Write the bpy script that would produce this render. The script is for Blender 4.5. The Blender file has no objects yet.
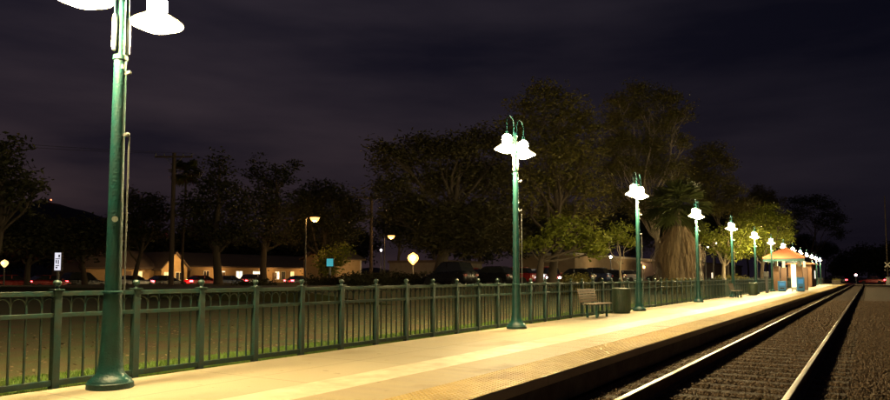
import bpy, bmesh, math, random
import numpy as np
from mathutils import Vector, Matrix
S = bpy.context.scene
C = S.collection
rnd = random.Random(7)
R = math.radians
# ------------------------------------------------------------------ camera
CAM = Vector((0, 0, 1.128)); FP = 679.0; YAW = 31.87; PITCH = 3.79; CYP = 232.5
cd = bpy.data.cameras.new('camera'); cam = bpy.data.objects.new('camera', cd); C.objects.link(cam)
cam.location = CAM; cam.rotation_euler = (R(90 + PITCH), 0, R(YAW))
cd.sensor_width = 36; cd.lens = 36 * FP / 890; cd.shift_y = (CYP - 200) / 890
cd.clip_end = 6000; cd.clip_start = .05
S.camera = cam
# ------------------------------------------------------------------ world: night sky, town glow on thin cloud
W = bpy.data.worlds.new('World'); S.world = W; W.use_nodes = True
wn = W.node_tree; wn.nodes.clear()
def N(nt, t, **kw):
    n = nt.nodes.new(t)
    for k, v in kw.items(): setattr(n, k, v)
    return n
wo = N(wn, 'ShaderNodeOutputWorld'); add = N(wn, 'ShaderNodeAddShader')
b1 = N(wn, 'ShaderNodeBackground'); b2 = N(wn, 'ShaderNodeBackground')
sky = N(wn, 'ShaderNodeTexSky', sky_type='NISHITA', sun_disc=False, sun_elevation=R(-4), sun_rotation=R(-60))
b1.inputs[1].default_value = .004
wn.links.new(sky.outputs[0], b1.inputs[0])
tc = N(wn, 'ShaderNodeTexCoord'); sx = N(wn, 'ShaderNodeSeparateXYZ'); wn.links.new(tc.outputs['Generated'], sx.inputs[0])
def M(nt, op, a, b=None, c=None, clamp=False):
    n = nt.nodes.new('ShaderNodeMath'); n.operation = op; n.use_clamp = clamp
    for i, v in enumerate((a, b, c)):
        if v is None: continue
        if isinstance(v, (int, float)): n.inputs[i].default_value = v
        else: nt.links.new(v, n.inputs[i])
    return n.outputs[0]
# glow toward the town on the left (-x) and low on the horizon
side = M(wn, 'MULTIPLY_ADD', sx.outputs[0], -.62, .5, clamp=True)
side = M(wn, 'MULTIPLY_ADD', sx.outputs[1], -.38, side, clamp=True)
low = M(wn, 'POWER', M(wn, 'SUBTRACT', 1.0, M(wn, 'ABSOLUTE', sx.outputs[2]), clamp=True), 5)
mp = N(wn, 'ShaderNodeMapping'); mp.inputs['Scale'].default_value = (1.2, 1.2, 6.0)
wn.links.new(tc.outputs['Generated'], mp.inputs[0])
nz = N(wn, 'ShaderNodeTexNoise'); nz.inputs['Scale'].default_value = 1.9; nz.inputs['Detail'].default_value = 5; nz.inputs['Roughness'].default_value = .5
wn.links.new(mp.outputs[0], nz.inputs['Vector'])
mr = N(wn, 'ShaderNodeMapRange'); mr.inputs[1].default_value = .35; mr.inputs[2].default_value = .68
wn.links.new(nz.outputs[0], mr.inputs[0])
SKY_RIGHT = (.0044, .0046, .0092, 1); SKY_LEFT = (.0215, .0185, .0275, 1); SKY_LOW = (.044, .024, .021, 1)
m1 = N(wn, 'ShaderNodeMixRGB'); m1.inputs[1].default_value = SKY_RIGHT; m1.inputs[2].default_value = SKY_LEFT
wn.links.new(side, m1.inputs[0])
m2 = N(wn, 'ShaderNodeMixRGB'); m2.inputs[2].default_value = SKY_LOW
wn.links.new(m1.outputs[0], m2.inputs[1])
wn.links.new(M(wn, 'MULTIPLY', M(wn, 'MULTIPLY', low, side), .9), m2.inputs[0])
m3 = N(wn, 'ShaderNodeMixRGB', blend_type='MULTIPLY'); m3.inputs[0].default_value = 1
cr = N(wn, 'ShaderNodeMixRGB'); cr.inputs[1].default_value = (.42, .44, .58, 1); cr.inputs[2].default_value = (1.4, 1.32, 1.25, 1)
wn.links.new(mr.outputs[0], cr.inputs[0]); wn.links.new(m2.outputs[0], m3.inputs[1]); wn.links.new(cr.outputs[0], m3.inputs[2])
wn.links.new(m3.outputs[0], b2.inputs[0]); b2.inputs[1].default_value = 1.0
wn.links.new(b1.outputs[0], add.inputs[0]); wn.links.new(b2.outputs[0], add.inputs[1]); wn.links.new(add.outputs[0], wo.inputs[0])
# the faint night "sun" (sky and moon glow)
sl = bpy.data.lights.new('moon', 'SUN'); sl.energy = .006; sl.angle = R(10); sl.color = (.8, .75, 1)
so = bpy.data.objects.new('moon', sl); C.objects.link(so); so.rotation_euler = (R(50), 0, R(60))
S.render.engine = 'CYCLES'
S.view_settings.view_transform = 'Standard'; S.view_settings.look = 'None'
S.view_settings.exposure = 0; S.view_settings.gamma = 1; S.view_settings.use_curve_mapping = False
S.cycles.max_bounces = 5; S.cycles.diffuse_bounces = 3; S.cycles.glossy_bounces = 3; S.cycles.sample_clamp_indirect = 3
LAMPW = 1100.0; LAMPC = (1.0, .75, .34)
# ------------------------------------------------------------------ measuring helpers
_cm = Matrix.Rotation(R(YAW), 3, 'Z') @ Matrix.Rotation(R(90 + PITCH), 3, 'X')
FH = Vector((-math.sin(R(YAW)), math.cos(R(YAW)), 0)); RH = Vector((math.cos(R(YAW)), math.sin(R(YAW)), 0))
def ray(px, py): return _cm @ Vector(((px - 445) / FP, (CYP - py) / FP, -1))
def pt(px, py, z):                                       # point on that sight line at horizontal depth z
    d = ray(px, py); return CAM + d * (z / d.dot(FH))
def zof(px, X):                                          # depth where the sight line crosses lateral distance X
    d = ray(px, 277.5); return (d * (X / d.x)).dot(FH)
def atx(px, py, X):
    d = ray(px, py); return CAM + d * (X / d.x)
def ground(px, X, z=-.05):
    p = atx(px, 277.5, X); return Vector((p.x, p.y, z))
# ------------------------------------------------------------------ materials
def mat(name, col, rough=.6, metal=0, var=None, vs=5, bump=0, bs=20, emit=None, es=0, spec=.5, detail=4, stretch=None, island=False):
    m = bpy.data.materials.new(name); m.use_nodes = True; nt = m.node_tree; b = nt.nodes['Principled BSDF']
    b.inputs['Base Color'].default_value = (*col, 1); b.inputs['Roughness'].default_value = rough
    b.inputs['Metallic'].default_value = metal; b.inputs['Specular IOR Level'].default_value = spec
    if var or bump:
        t = N(nt, 'ShaderNodeTexCoord'); mpp = N(nt, 'ShaderNodeMapping'); nt.links.new(t.outputs['Object'], mpp.inputs[0])
        if stretch: mpp.inputs['Scale'].default_value = stretch
    if var:
        n = N(nt, 'ShaderNodeTexNoise'); n.inputs['Scale'].default_value = vs; n.inputs['Detail'].default_value = detail; n.inputs['Roughness'].default_value = .6
        nt.links.new(mpp.outputs[0], n.inputs['Vector'])
        r = N(nt, 'ShaderNodeMapRange'); r.inputs[1].default_value = .32; r.inputs[2].default_value = .68
        nt.links.new(n.outputs[0], r.inputs[0])
        x = N(nt, 'ShaderNodeMixRGB'); x.inputs[1].default_value = (*col, 1); x.inputs[2].default_value = (*var, 1)
        fac = r.outputs[0]
        if island:
            g = N(nt, 'ShaderNodeNewGeometry'); fac = M(nt, 'MULTIPLY_ADD', g.outputs['Random Per Island'], .6, M(nt, 'MULTIPLY', fac, .5), clamp=True)
        nt.links.new(fac, x.inputs[0]); nt.links.new(x.outputs[0], b.inputs['Base Color'])
        nt.links.new(M(nt, 'MULTIPLY_ADD', r.outputs[0], .2, max(0, rough - .1)), b.inputs['Roughness'])
    if bump:
        n2 = N(nt, 'ShaderNodeTexNoise'); n2.inputs['Scale'].default_value = bs; n2.inputs['Detail'].default_value = 6
        nt.links.new(mpp.outputs[0], n2.inputs['Vector'])
        bp = N(nt, 'ShaderNodeBump'); bp.inputs['Strength'].default_value = bump; bp.inputs['Distance'].default_value = .03
        nt.links.new(n2.outputs[0], bp.inputs['Height']); nt.links.new(bp.outputs[0], b.inputs['Normal'])
    if emit:
        b.inputs['Emission Color'].default_value = (*emit, 1); b.inputs['Emission Strength'].default_value = es
    return m
GREEN = mat('green_paint', (.010, .072, .070), .42, 0, (.009, .044, .042), 7, .25, 45, detail=9)
FENCEG = mat('fence_paint', (.012, .056, .056), .40, 0, (.030, .038, .026), 14, .25, 90)
CONC = mat('concrete', (.34, .29, .19), .55, 0, (.43, .37, .25), 1.6, .35, 55, detail=8)
def joints(m, axis, step, wdt, off=0, dark=.45):
    nt = m.node_tree; b = nt.nodes['Principled BSDF']; src = b.inputs['Base Color'].links[0].from_socket
    t = N(nt, 'ShaderNodeTexCoord'); x = N(nt, 'ShaderNodeSeparateXYZ'); nt.links.new(t.outputs['Object'], x.inputs[0])
    f = M(nt, 'FRACT', M(nt, 'MULTIPLY_ADD', x.outputs[axis], 1 / step, off)); l = M(nt, 'LESS_THAN', f, wdt / step)
    mx = N(nt, 'ShaderNodeMixRGB', blend_type='MULTIPLY'); mx.inputs[2].default_value = (dark, dark, dark, 1)
    nt.links.new(l, mx.inputs[0]); nt.links.new(src, mx.inputs[1]); nt.links.new(mx.outputs[0], b.inputs['Base Color'])
def stains(m, scale, amt):
    nt = m.node_tree; b = nt.nodes['Principled BSDF']; src = b.inputs['Base Color'].links[0].from_socket
    t = N(nt, 'ShaderNodeTexCoord')
    for sc, lo, hi in ((scale, .56, .72), (scale * 9, .66, .70)):
        q = N(nt, 'ShaderNodeTexNoise'); q.inputs['Scale'].default_value = sc; q.inputs['Detail'].default_value = 7; nt.links.new(t.outputs['Object'], q.inputs['Vector'])
        r_ = N(nt, 'ShaderNodeMapRange'); r_.inputs[1].default_value = lo; r_.inputs[2].default_value = hi; r_.inputs[4].default_value = amt; nt.links.new(q.outputs[0], r_.inputs[0])
        mx = N(nt, 'ShaderNodeMixRGB', blend_type='MULTIPLY'); mx.inputs[2].default_value = (.5, .42, .34, 1)
        nt.links.new(r_.outputs[0], mx.inputs[0]); nt.links.new(src, mx.inputs[1]); src = mx.outputs[0]
    nt.links.new(src, b.inputs['Base Color'])
stains(CONC, .8, .5); joints(CONC, 1, 1.83, .014); joints(CONC, 0, 3.1, .012, .92)
STRIPE = mat('worn_cream_paint', (.60, .54, .40), .48, 0, (.47, .40, .28), 3.5, .25, 60, detail=8)
PAVE = mat('paver_concrete', (.29, .23, .14), .6, 0, (.38, .31, .19), 1.5, .4, 30, stretch=(1, 5, 1), detail=8)
TACT = mat('tactile_yellow', (.46, .31, .08), .55, 0, (.36, .25, .09), 4, .3, 60, detail=8)
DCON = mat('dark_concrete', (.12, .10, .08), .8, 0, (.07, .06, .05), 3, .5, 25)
BAL = mat('ballast_soil', (.045, .028, .016), .9, 0, (.09, .058, .033), 26, 1.0, 30, detail=8)
STONE = mat('ballast_stone', (.028, .016, .008), .85, 0, (.105, .063, .032), 9, .4, 60, island=True)
STEEL = mat('rail_head_steel', (.42, .36, .29), .38, 1)
RUST = mat('rusty_rail', (.085, .042, .022), .8, 0, (.05, .028, .018), 14, .4, 60)
WOOD = mat('creosote_timber', (.04, .025, .016), .85, 0, (.065, .043, .027), 10, .7, 30, stretch=(1, 8, 1))
LAWN = mat('lawn_soil', (.042, .075, .012), .95, 0, (.085, .048, .02), 1.1, .8, 40, detail=12)
BLADE = mat('grass_blade', (.08, .20, .02), .6, 0, (.15, .22, .035), 4, island=True)
DIRT = mat('dry_ground', (.06, .05, .033), .95, 0, (.09, .07, .045), .5, .5, 10)
ASPH = mat('asphalt', (.05, .048, .046), .8, 0, (.065, .06, .055), 8, .4, 60)
HILLM = mat('hill_scrub', (.022, .02, .022), .95, 0, (.035, .03, .03), .02)
BARK = mat('bark', (.05, .037, .025), .9, 0, (.085, .065, .045), 5, .8, 14, stretch=(3, 3, .6))
PBARK = mat('pale_bark', (.36, .31, .22), .85, 0, (.22, .17, .12), 4, .6, 14, stretch=(2, 2, .5))
def leafmat(n, a, b):
    m = mat(n, a, .55, 0, b, .9, island=True, spec=.3)
    nt = m.node_tree; p = nt.nodes['Principled BSDF']
    tr = N(nt, 'ShaderNodeBsdfTranslucent'); mx = N(nt, 'ShaderNodeMixShader'); mx.inputs[0].default_value = .3
    src = p.inputs['Base Color'].links[0].from_socket
    nt.links.new(src, tr.inputs[0]); nt.links.new(p.outputs[0], mx.inputs[1]); nt.links.new(tr.outputs[0], mx.inputs[2])
    nt.links.new(mx.outputs[0], nt.nodes['Material Output'].inputs[0]); return m
LF_OLIVE = leafmat('olive_leaves', (.085, .090, .020), (.17, .14, .035))
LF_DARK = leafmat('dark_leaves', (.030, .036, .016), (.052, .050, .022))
LF_LAMPLIT = leafmat('lamplit_leaves', (.12, .16, .015), (.22, .23, .03))  # leaf colour raised for trees near lamps, lamplight partly in the colour
LF_CYP = leafmat('cypress_leaves', (.045, .045, .018), (.085, .07, .026))
LF_DRY = leafmat('dry_fronds', (.10, .065, .035), (.32, .24, .14))
PALMG = leafmat('palm_green', (.05, .07, .02), (.09, .10, .03))
HOT = mat('lamp_lens', (.9, .9, .8), .4, emit=(1, .86, .52), es=30)
HOTSHADE = mat('milky_glass_shade', (.75, .72, .62), .25, emit=(1, .80, .40), es=2.2); HOTGLOBE = mat('glass_refractor', (.75, .72, .62), .25, emit=(1, .80, .42), es=380)
SODIUM = mat('sodium_lens', (.9, .8, .6), .4, emit=(1, .44, .085), es=5)
WHITEL = mat('white_lens', (.9, .9, .9), .4, emit=(1, .93, .8), es=25)
GREY = mat('galvanised_metal', (.32, .33, .32), .45, .6, (.22, .23, .22), 12, .15, 40)
BLACKM = mat('black_metal', (.02, .02, .02), .4, 0, (.03, .03, .03), 8)
BROWNM = mat('brown_bench_slats', (.10, .065, .035), .5, 0, (.16, .11, .06), 10, .3, 40)
stains(STRIPE, 1.3, .45); stains(PAVE, 1.1, .6); stains(TACT, 1.2, .6)
BIN = mat('bin_panel', (.022, .05, .03), .5, 0, (.05, .06, .035), 7, .3, 40)
TUBEM = mat('tube_enamel', (.55, .62, .52), .3, .2, (.45, .5, .42), 9)
# ------------------------------------------------------------------ mesh helpers
class MB:
    def __init__(s): s.v = []; s.f = []
    def box(s, x0, x1, y0, y1, z0, z1):
        n = len(s.v)
        s.v += [(x, y, z) for z in (z0, z1) for (x, y) in ((x0, y0), (x1, y0), (x1, y1), (x0, y1))]
        s.f += [tuple(n + i for i in q) for q in ((3, 2, 1, 0), (4, 5, 6, 7), (0, 1, 5, 4), (1, 2, 6, 5), (2, 3, 7, 6), (3, 0, 4, 7))]
        return s
    def obox(s, c, sx_, sy_, sz_, m):                      # oriented box: centre, sizes, 3x3
        n = len(s.v)
        for z in (-.5, .5):
            for (x, y) in ((-.5, -.5), (.5, -.5), (.5, .5), (-.5, .5)):
                p = m @ Vector((x * sx_, y * sy_, z * sz_)) + Vector(c); s.v.append(tuple(p))
        s.f += [tuple(n + i for i in q) for q in ((3, 2, 1, 0), (4, 5, 6, 7), (0, 1, 5, 4), (1, 2, 6, 5), (2, 3, 7, 6), (3, 0, 4, 7))]
        return s
    def tube(s, pts, rad, n=8, cap=True):
        pts = [Vector(p) for p in pts]
        if isinstance(rad, (int, float)): rad = [rad] * len(pts)
        base = len(s.v); up = None
        for i, p in enumerate(pts):
            t = (pts[min(i + 1, len(pts) - 1)] - pts[max(i - 1, 0)]).normalized()
            if up is None: up = Vector((1, 0, 0)) if abs(t.x) < .9 else Vector((0, 1, 0))
            a = (up - t * up.dot(t)).normalized(); b = t.cross(a); up = a
            for k in range(n):
                w = 2 * math.pi * k / n; s.v.append(tuple(p + (a * math.cos(w) + b * math.sin(w)) * rad[i]))
        for i in range(len(pts) - 1):
            for k in range(n):
                q = base + i * n; s.f.append((q + k, q + (k + 1) % n, q + n + (k + 1) % n, q + n + k))
        if cap:
            s.f.append(tuple(base + k for k in range(n))[::-1]); q = base + (len(pts) - 1) * n; s.f.append(tuple(q + k for k in range(n)))
        return s
    def lathe(s, prof, n=24, c=(0, 0, 0)):                # prof: (r, z) bottom to top
        base = len(s.v)
        for r_, z in prof:
            for k in range(n):
                w = 2 * math.pi * k / n; s.v.append((c[0] + r_ * math.cos(w), c[1] + r_ * math.sin(w), c[2] + z))
        for i in range(len(prof) - 1):
            for k in range(n):
                q = base + i * n; s.f.append((q + k, q + (k + 1) % n, q + n + (k + 1) % n, q + n + k))
        if prof[0][0] > 1e-4: s.f.append(tuple(base + k for k in range(n))[::-1])
        if prof[-1][0] > 1e-4: q = base + (len(prof) - 1) * n; s.f.append(tuple(q + k for k in range(n)))
        return s
    def prism(s, poly, axis, a, b):                       # polygon (u,v) pushed along axis from a to b
        n = len(s.v); m = len(poly)
        for t in (a, b):
            for u, v in poly: s.v.append((t, u, v) if axis == 'x' else (u, t, v) if axis == 'y' else (u, v, t))
        s.f.append(tuple(range(n, n + m))); s.f.append(tuple(range(n + m, n + 2 * m))[::-1])
        for i in range(m): s.f.append((n + i, n + m + i, n + m + (i + 1) % m, n + (i + 1) % m))
        return s
    def build(s, name, m, parent=None, smooth=False, bevel=0, loc=None):
        me = bpy.data.meshes.new(name); me.from_pydata([tuple(v) for v in s.v], [], s.f); me.materials.append(m)
        bm = bmesh.new(); bm.from_mesh(me); bmesh.ops.recalc_face_normals(bm, faces=bm.faces)
        bm.to_mesh(me); bm.free()
        if smooth:
            me.polygons.foreach_set('use_smooth', [True] * len(me.polygons))
            try: me.set_sharp_from_angle(angle=R(40))
            except Exception: pass
        o = bpy.data.objects.new(name, me); C.objects.link(o)
        if parent: o.parent = parent
        if loc: o.location = loc
        if bevel:
            b = o.modifiers.new('bevel', 'BEVEL'); b.width = bevel; b.segments = 2; b.limit_method = 'ANGLE'
        return o
def npmesh(name, V, F, m, parent=None):                   # V (n,3), F (k,q)
    me = bpy.data.meshes.new(name); q = F.shape[1]
    me.vertices.add(len(V)); me.vertices.foreach_set('co', V.astype(np.float32).ravel())
    me.loops.add(F.size); me.loops.foreach_set('vertex_index', F.astype(np.int32).ravel())
    me.polygons.add(len(F)); me.polygons.foreach_set('loop_start', np.arange(0, F.size, q, dtype=np.int32))
    me.polygons.foreach_set('loop_total', np.full(len(F), q, dtype=np.int32))
    me.update(calc_edges=True); me.materials.append(m)
    o = bpy.data.objects.new(name, me); C.objects.link(o)
    if parent: o.parent = parent
    return o
def tag(o, label=None, cat=None, group=None, kind=None):
    if label: o['label'] = label
    if cat: o['category'] = cat
    if group: o['group'] = group
    if kind: o['kind'] = kind
    return o
def thing(name, label, cat, loc=(0, 0, 0), rz=0, group=None):
    o = bpy.data.objects.new(name, None); o.empty_display_size = .2; C.objects.link(o); o.location = loc; o.rotation_euler = (0, 0, rz)
    return tag(o, label, cat, group)
def copy_tree(o, parent=None):
    c = o.copy(); C.objects.link(c); c.parent = parent
    for ch in list(o.children): copy_tree(ch, c)
    return c
def struct(o): o['kind'] = 'structure'; return o
def pointlight(name, loc, e, col, rad=.1, parent=None):
    l = bpy.data.lights.new(name, 'POINT'); l.energy = e; l.color = col; l.shadow_soft_size = rad
    o = bpy.data.objects.new(name, l); C.objects.link(o); o.location = loc
    if parent: o.parent = parent
    return o
# ------------------------------------------------------------------ ground, platform, track
PX0, PX1 = -7.06, -3.16; PY0, PY1 = -6.0, 150.0
def sheet(name, x0, x1, y0, y1, z, m): return struct(MB().box(x0, x1, y0, y1, z - .3, z).build(name, m))
sheet('ground', -2500, 2500, -300, 4000, -.62, DIRT)
sheet('lawn', -60, -7.10, -30, 150, -.07, LAWN)
sheet('far_ground', -400, -60, -250, 700, -.11, DIRT)
sheet('ballast_bed', -3.10, 9, -6, 158, -.37, BAL)
sheet('road', -71.5, -63.5, -120, 500, -.09, ASPH)
struct(MB().prism([(-60, -.3), (-17, -.3), (-17.5, -.066), (-23.5, .5), (-59.9, .5)], 'y', 24, 150).build('embankment', LAWN)); sheet('parking_lot', -40, -24, 25, 149, .505, ASPH)
sheet('crossing_road', -120, 60, 158, 169, -.165, ASPH)
sheet('far_field', -60, 80, 169, 700, -.25, DIRT)
pl = MB()
pl.box(PX0, PX1 - .03, PY0, PY1, -.36, -.11); pl.box(PX0, PX1, PY0, PY1, -.11, 0)
struct(pl.build('platform', CONC, bevel=.012))
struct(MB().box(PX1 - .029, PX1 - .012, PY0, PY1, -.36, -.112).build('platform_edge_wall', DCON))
struct(MB().box(-5.12, -4.55, PY0, PY1, .0005, .004).build('platform_stripe', STRIPE))
pv = MB(); y = PY0
while y < PY1:
    pv.box(-4.546, -3.835, y, min(y + .605, PY1), .0006, .0045 + rnd.uniform(0, .001)); y += .61
struct(pv.build('platform_pavers', PAVE))
tv = MB().box(-3.83, -3.162, PY0, PY1, .0004, .007)
struct(tv.build('tactile_strip', TACT))
# raised domes as one sheet of pattern belonging to the strip
def domes():
    ys = np.arange(4, 60, .061); xs = np.arange(-3.80, -3.18, .061)
    gx, gy = np.meshgrid(xs, ys); c = np.stack([gx.ravel(), gy.ravel(), np.full(gx.size, .007)], 1)
    k = 8; a = np.arange(k) * 2 * np.pi / k
    r1 = np.stack([np.cos(a) * .017, np.sin(a) * .017, a * 0], 1); r2 = np.stack([np.cos(a) * .011, np.sin(a) * .011, a * 0 + .007], 1)
    P = np.concatenate([r1, r2]); V = (c[:, None, :] + P[None]).reshape(-1, 3)
    f = np.array([(i, (i + 1) % k, k + (i + 1) % k, k + i) for i in range(k)] + [(8, 9, 10, 11), (11, 12, 13, 8), (13, 14, 15, 8)])
    F = (f[None] + (np.arange(len(c)) * 16)[:, None, None]).reshape(-1, 4)
    struct(npmesh('tactile_domes', V, F, TACT))
domes()
# ballast stones
def stones():
    g = np.random.default_rng(3); L = []
    for (x0, x1, y0, y1, sp, sz) in ((-3.05, 1.2, 7, 22, .031, .0175), (-3.05, 2.0, 22, 50, .055, .028)):
        n = int((x1 - x0) * (y1 - y0) / sp ** 2); x = g.uniform(x0, x1, n); y_ = g.uniform(y0, y1, n)
        z = -.372 + g.uniform(0, .028, n)
        mid = np.abs(x + 1.535) < 1.2; tie = np.abs(((y_ + 6) / .56) % 1 - .5) < .2
        keep = ~(mid & tie & (g.random(n) < .86)) ; z[mid & ~tie] += .018; z[mid & tie] -= .0
        keep &= ~((np.abs(x + 2.286) < .075) | (np.abs(x + .784) < .075))
        L.append(np.stack([x, y_, z, sz * g.uniform(.55, 1.25, n)], 1)[keep])
    A = np.concatenate(L); n = len(A)
    cube = np.array([(x, y, z) for z in (-1, 1) for (x, y) in ((-1, -1), (1, -1), (1, 1), (-1, 1))], float)
    P = cube[None] * g.uniform(.45, 1.05, (n, 8, 3)); q = g.normal(size=(n, 4)); q /= np.linalg.norm(q, axis=1)[:, None]
    w, a, b, c = q.T
    Rm = np.stack([1 - 2 * (b * b + c * c), 2 * (a * b - c * w), 2 * (a * c + b * w), 2 * (a * b + c * w), 1 - 2 * (a * a + c * c), 2 * (b * c - a * w), 2 * (a * c - b * w), 2 * (b * c + a * w), 1 - 2 * (a * a + b * b)], 1).reshape(n, 3, 3)
    V = np.einsum('nij,nkj->nki', Rm, P) * A[:, None, 3:4] + A[:, None, :3]
    f = np.array(((3, 2, 1, 0), (4, 5, 6, 7), (0, 1, 5, 4), (1, 2, 6, 5), (2, 3, 7, 6), (3, 0, 4, 7)))
    F = (f[None] + (np.arange(n) * 8)[:, None, None]).reshape(-1, 4)
    tag(npmesh('ballast', V.reshape(-1, 3), F, STONE), 'crushed brown ballast stones around and between the rails', 'gravel', kind='stuff')
stones()
trk = thing('railway_track', 'single railway track beside the platform, steel rails on dark timber sleepers', 'railway track', (0, 0, -.154))
def rail(x):
    foot = [(-.07, -.172), (.07, -.172), (.07, -.16), (.012, -.145), (.010, -.04), (.035, -.03), (.036, -.006)]
    poly = foot + [(.030, -.001), (-.030, -.001), (-.036, -.006), (-.035, -.03), (-.010, -.04), (-.012, -.145), (-.07, -.16)]
    r_ = MB().prism([(x + u, v) for u, v in poly], 'y', -6, 600).build('rail', RUST, trk)
    MB().prism([(x - .033, -.0008), (x + .033, -.0008), (x + .026, .003), (x - .026, .003)], 'y', -6, 600).build('running_surface', STEEL, r_)
    MB().prism([(x - .0375, -.028), (x - .0362, -.028), (x - .0362, -.004), (x - .0375, -.004)], 'y', -6, 600).build('gauge_face', STEEL, r_)
for x in (-2.286, -.784): rail(x)
sm = MB().box(-2.8, -.27, -.11, .11, -.30, -.178); s0 = None; rest = MB(); yy = -6 + .28; cnt = 0
while yy < 157:
    if yy > 6.5 and cnt < 100:
        if s0 is None: s0 = sm.build('sleeper', WOOD, trk, bevel=.008); o = s0
        else: o = s0.copy(); C.objects.link(o); o.parent = trk
        o.location = (rnd.uniform(-.02, .02), yy, rnd.uniform(-.004, .004)); cnt += 1
    elif yy > 6.5: rest.box(-2.8, -.27, yy - .11, yy + .11, -.30, -.19)
    yy += .56
tag(rest.build('sleeper', WOOD, trk), kind='stuff')
struct(MB().box(-.70, 4, 150, 157.9, -.30, -.16).box(-2.2, -.87, 150, 157.9, -.30, -.16).build('crossing_apron', CONC))
# grass blades
def blades(name, x0, x1, y0, y1, n, h, label):
    g = np.random.default_rng(5); x = x1 - (x1 - x0) * g.random(n) ** 1.9; y_ = g.uniform(y0, y1, n); a = g.uniform(0, 6.28, n)
    hh = h * g.uniform(.4, 1.2, n); w = .005 + .004 * g.random(n)
    dx, dy = np.cos(a), np.sin(a); b = np.stack([x, y_, np.full(n, -.072)], 1)
    V = np.stack([b - np.stack([dx * w, dy * w, 0 * w], 1), b + np.stack([dx * w, dy * w, 0 * w], 1), b + np.stack([g.normal(0, .35, n) * hh, g.normal(0, .35, n) * hh, hh], 1)], 1).reshape(-1, 3)
    F = np.arange(3 * n).reshape(-1, 3)
    tag(npmesh(name, V, F, BLADE), label, 'grass', kind='stuff')
blades('grass', -8.6, -7.12, 1, 22, 110000, .05, 'short green grass along the foot of the platform fence')
blades('grass', -9.0, -7.12, 22, 60, 40000, .06, 'green grass strip beyond the fence farther down the platform')
# fallen leaves on the lawn
def litter():
    g = np.random.default_rng(8); n = 5000; x = g.uniform(-16, -7.3, n); y_ = g.uniform(1, 40, n); s = g.uniform(.015, .04, n); a = g.uniform(0, 6.28, n)
    c = np.stack([x, y_, np.full(n, -.06)], 1); u = np.stack([np.cos(a), np.sin(a), g.normal(0, .2, n)], 1) * s[:, None]; v = np.stack([-np.sin(a), np.cos(a), g.normal(0, .3, n)], 1) * s[:, None] * .6
    V = np.stack([c - u, c - v, c + u, c + v], 1).reshape(-1, 3)
    tag(npmesh('fallen_leaves', V, np.arange(4 * n).reshape(-1, 4), LF_DRY), 'dry brown fallen leaves scattered on the lawn', 'leaves', kind='stuff')
litter()
# ------------------------------------------------------------------ fence
FX = -7.17; PS = .90
fence = thing('metal_fence', 'long green metal picket fence with ball-topped posts along the back of the platform', 'fence', (FX, 0, 0))
fy0 = 1.19 - 2 * PS
FYE = 148
def frail(name, z0, z1, d): MB().box(-d, d, fy0, FYE, z0, z1).build(name, FENCEG, fence, bevel=.004)
frail('top_rail', .935, .985, .026); frail('middle_rail', .715, .76, .022); frail('bottom_rail', .015, .075, .024)
def panel(mb, y):
    n = 6; st = PS / n
    for i in range(1, n): mb.box(-.009, .009, y + i * st - .009, y + i * st + .009, .076, .714); mb.box(-.009, .009, y + i * st - .009, y + i * st + .009, .761, .934)
    for i in range(n):
        c = y + (i + .5) * st; pts = []
        for k in range(7):
            w = math.pi * k / 6; pts.append((.0, c - math.cos(w) * st * .46, .845 + math.sin(w) * .072))
        mb.tube(pts, .0075, 5)
posty = []; y = fy0
while y < FYE: posty.append(y); y += PS
def postmb(mb, y):
    mb.box(-.038, .038, y - .038, y + .038, -.12, .992); mb.box(-.055, .055, y - .055, y + .055, .992, 1.008)
def fin(mb, y):
    mb.lathe([(.028, 1.008), (.022, 1.018), (.016, 1.03), (.030, 1.044), (.042, 1.066), (.040, 1.082), (.026, 1.098), (.0, 1.104)], 12, (0, y, 0))
first = None; prest = MB(); frest = MB(); grest = MB()
for i, y in enumerate(posty):
    if i < 100:
        if first is None:
            mb = MB(); postmb(mb, 0); p0 = mb.build('post', FENCEG, fence, bevel=.004)
            mb = MB(); fin(mb, 0); f0 = mb.build('finial', FENCEG, p0, smooth=True)
            mb = MB(); panel(mb, 0); g0 = mb.build('picket_panel', FENCEG, fence); first = 1; p, g_ = p0, g0
        else:
            p = copy_tree(p0, fence); g_ = g0.copy(); C.objects.link(g_); g_.parent = fence
        p.location = (0, y, 0); g_.location = (0, y, 0)
    else: postmb(prest, y); fin(prest, y); panel(grest, y)
tag(prest.build('post', FENCEG, fence), kind='stuff'); tag(grest.build('picket_panel', FENCEG, fence), kind='stuff')
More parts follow.
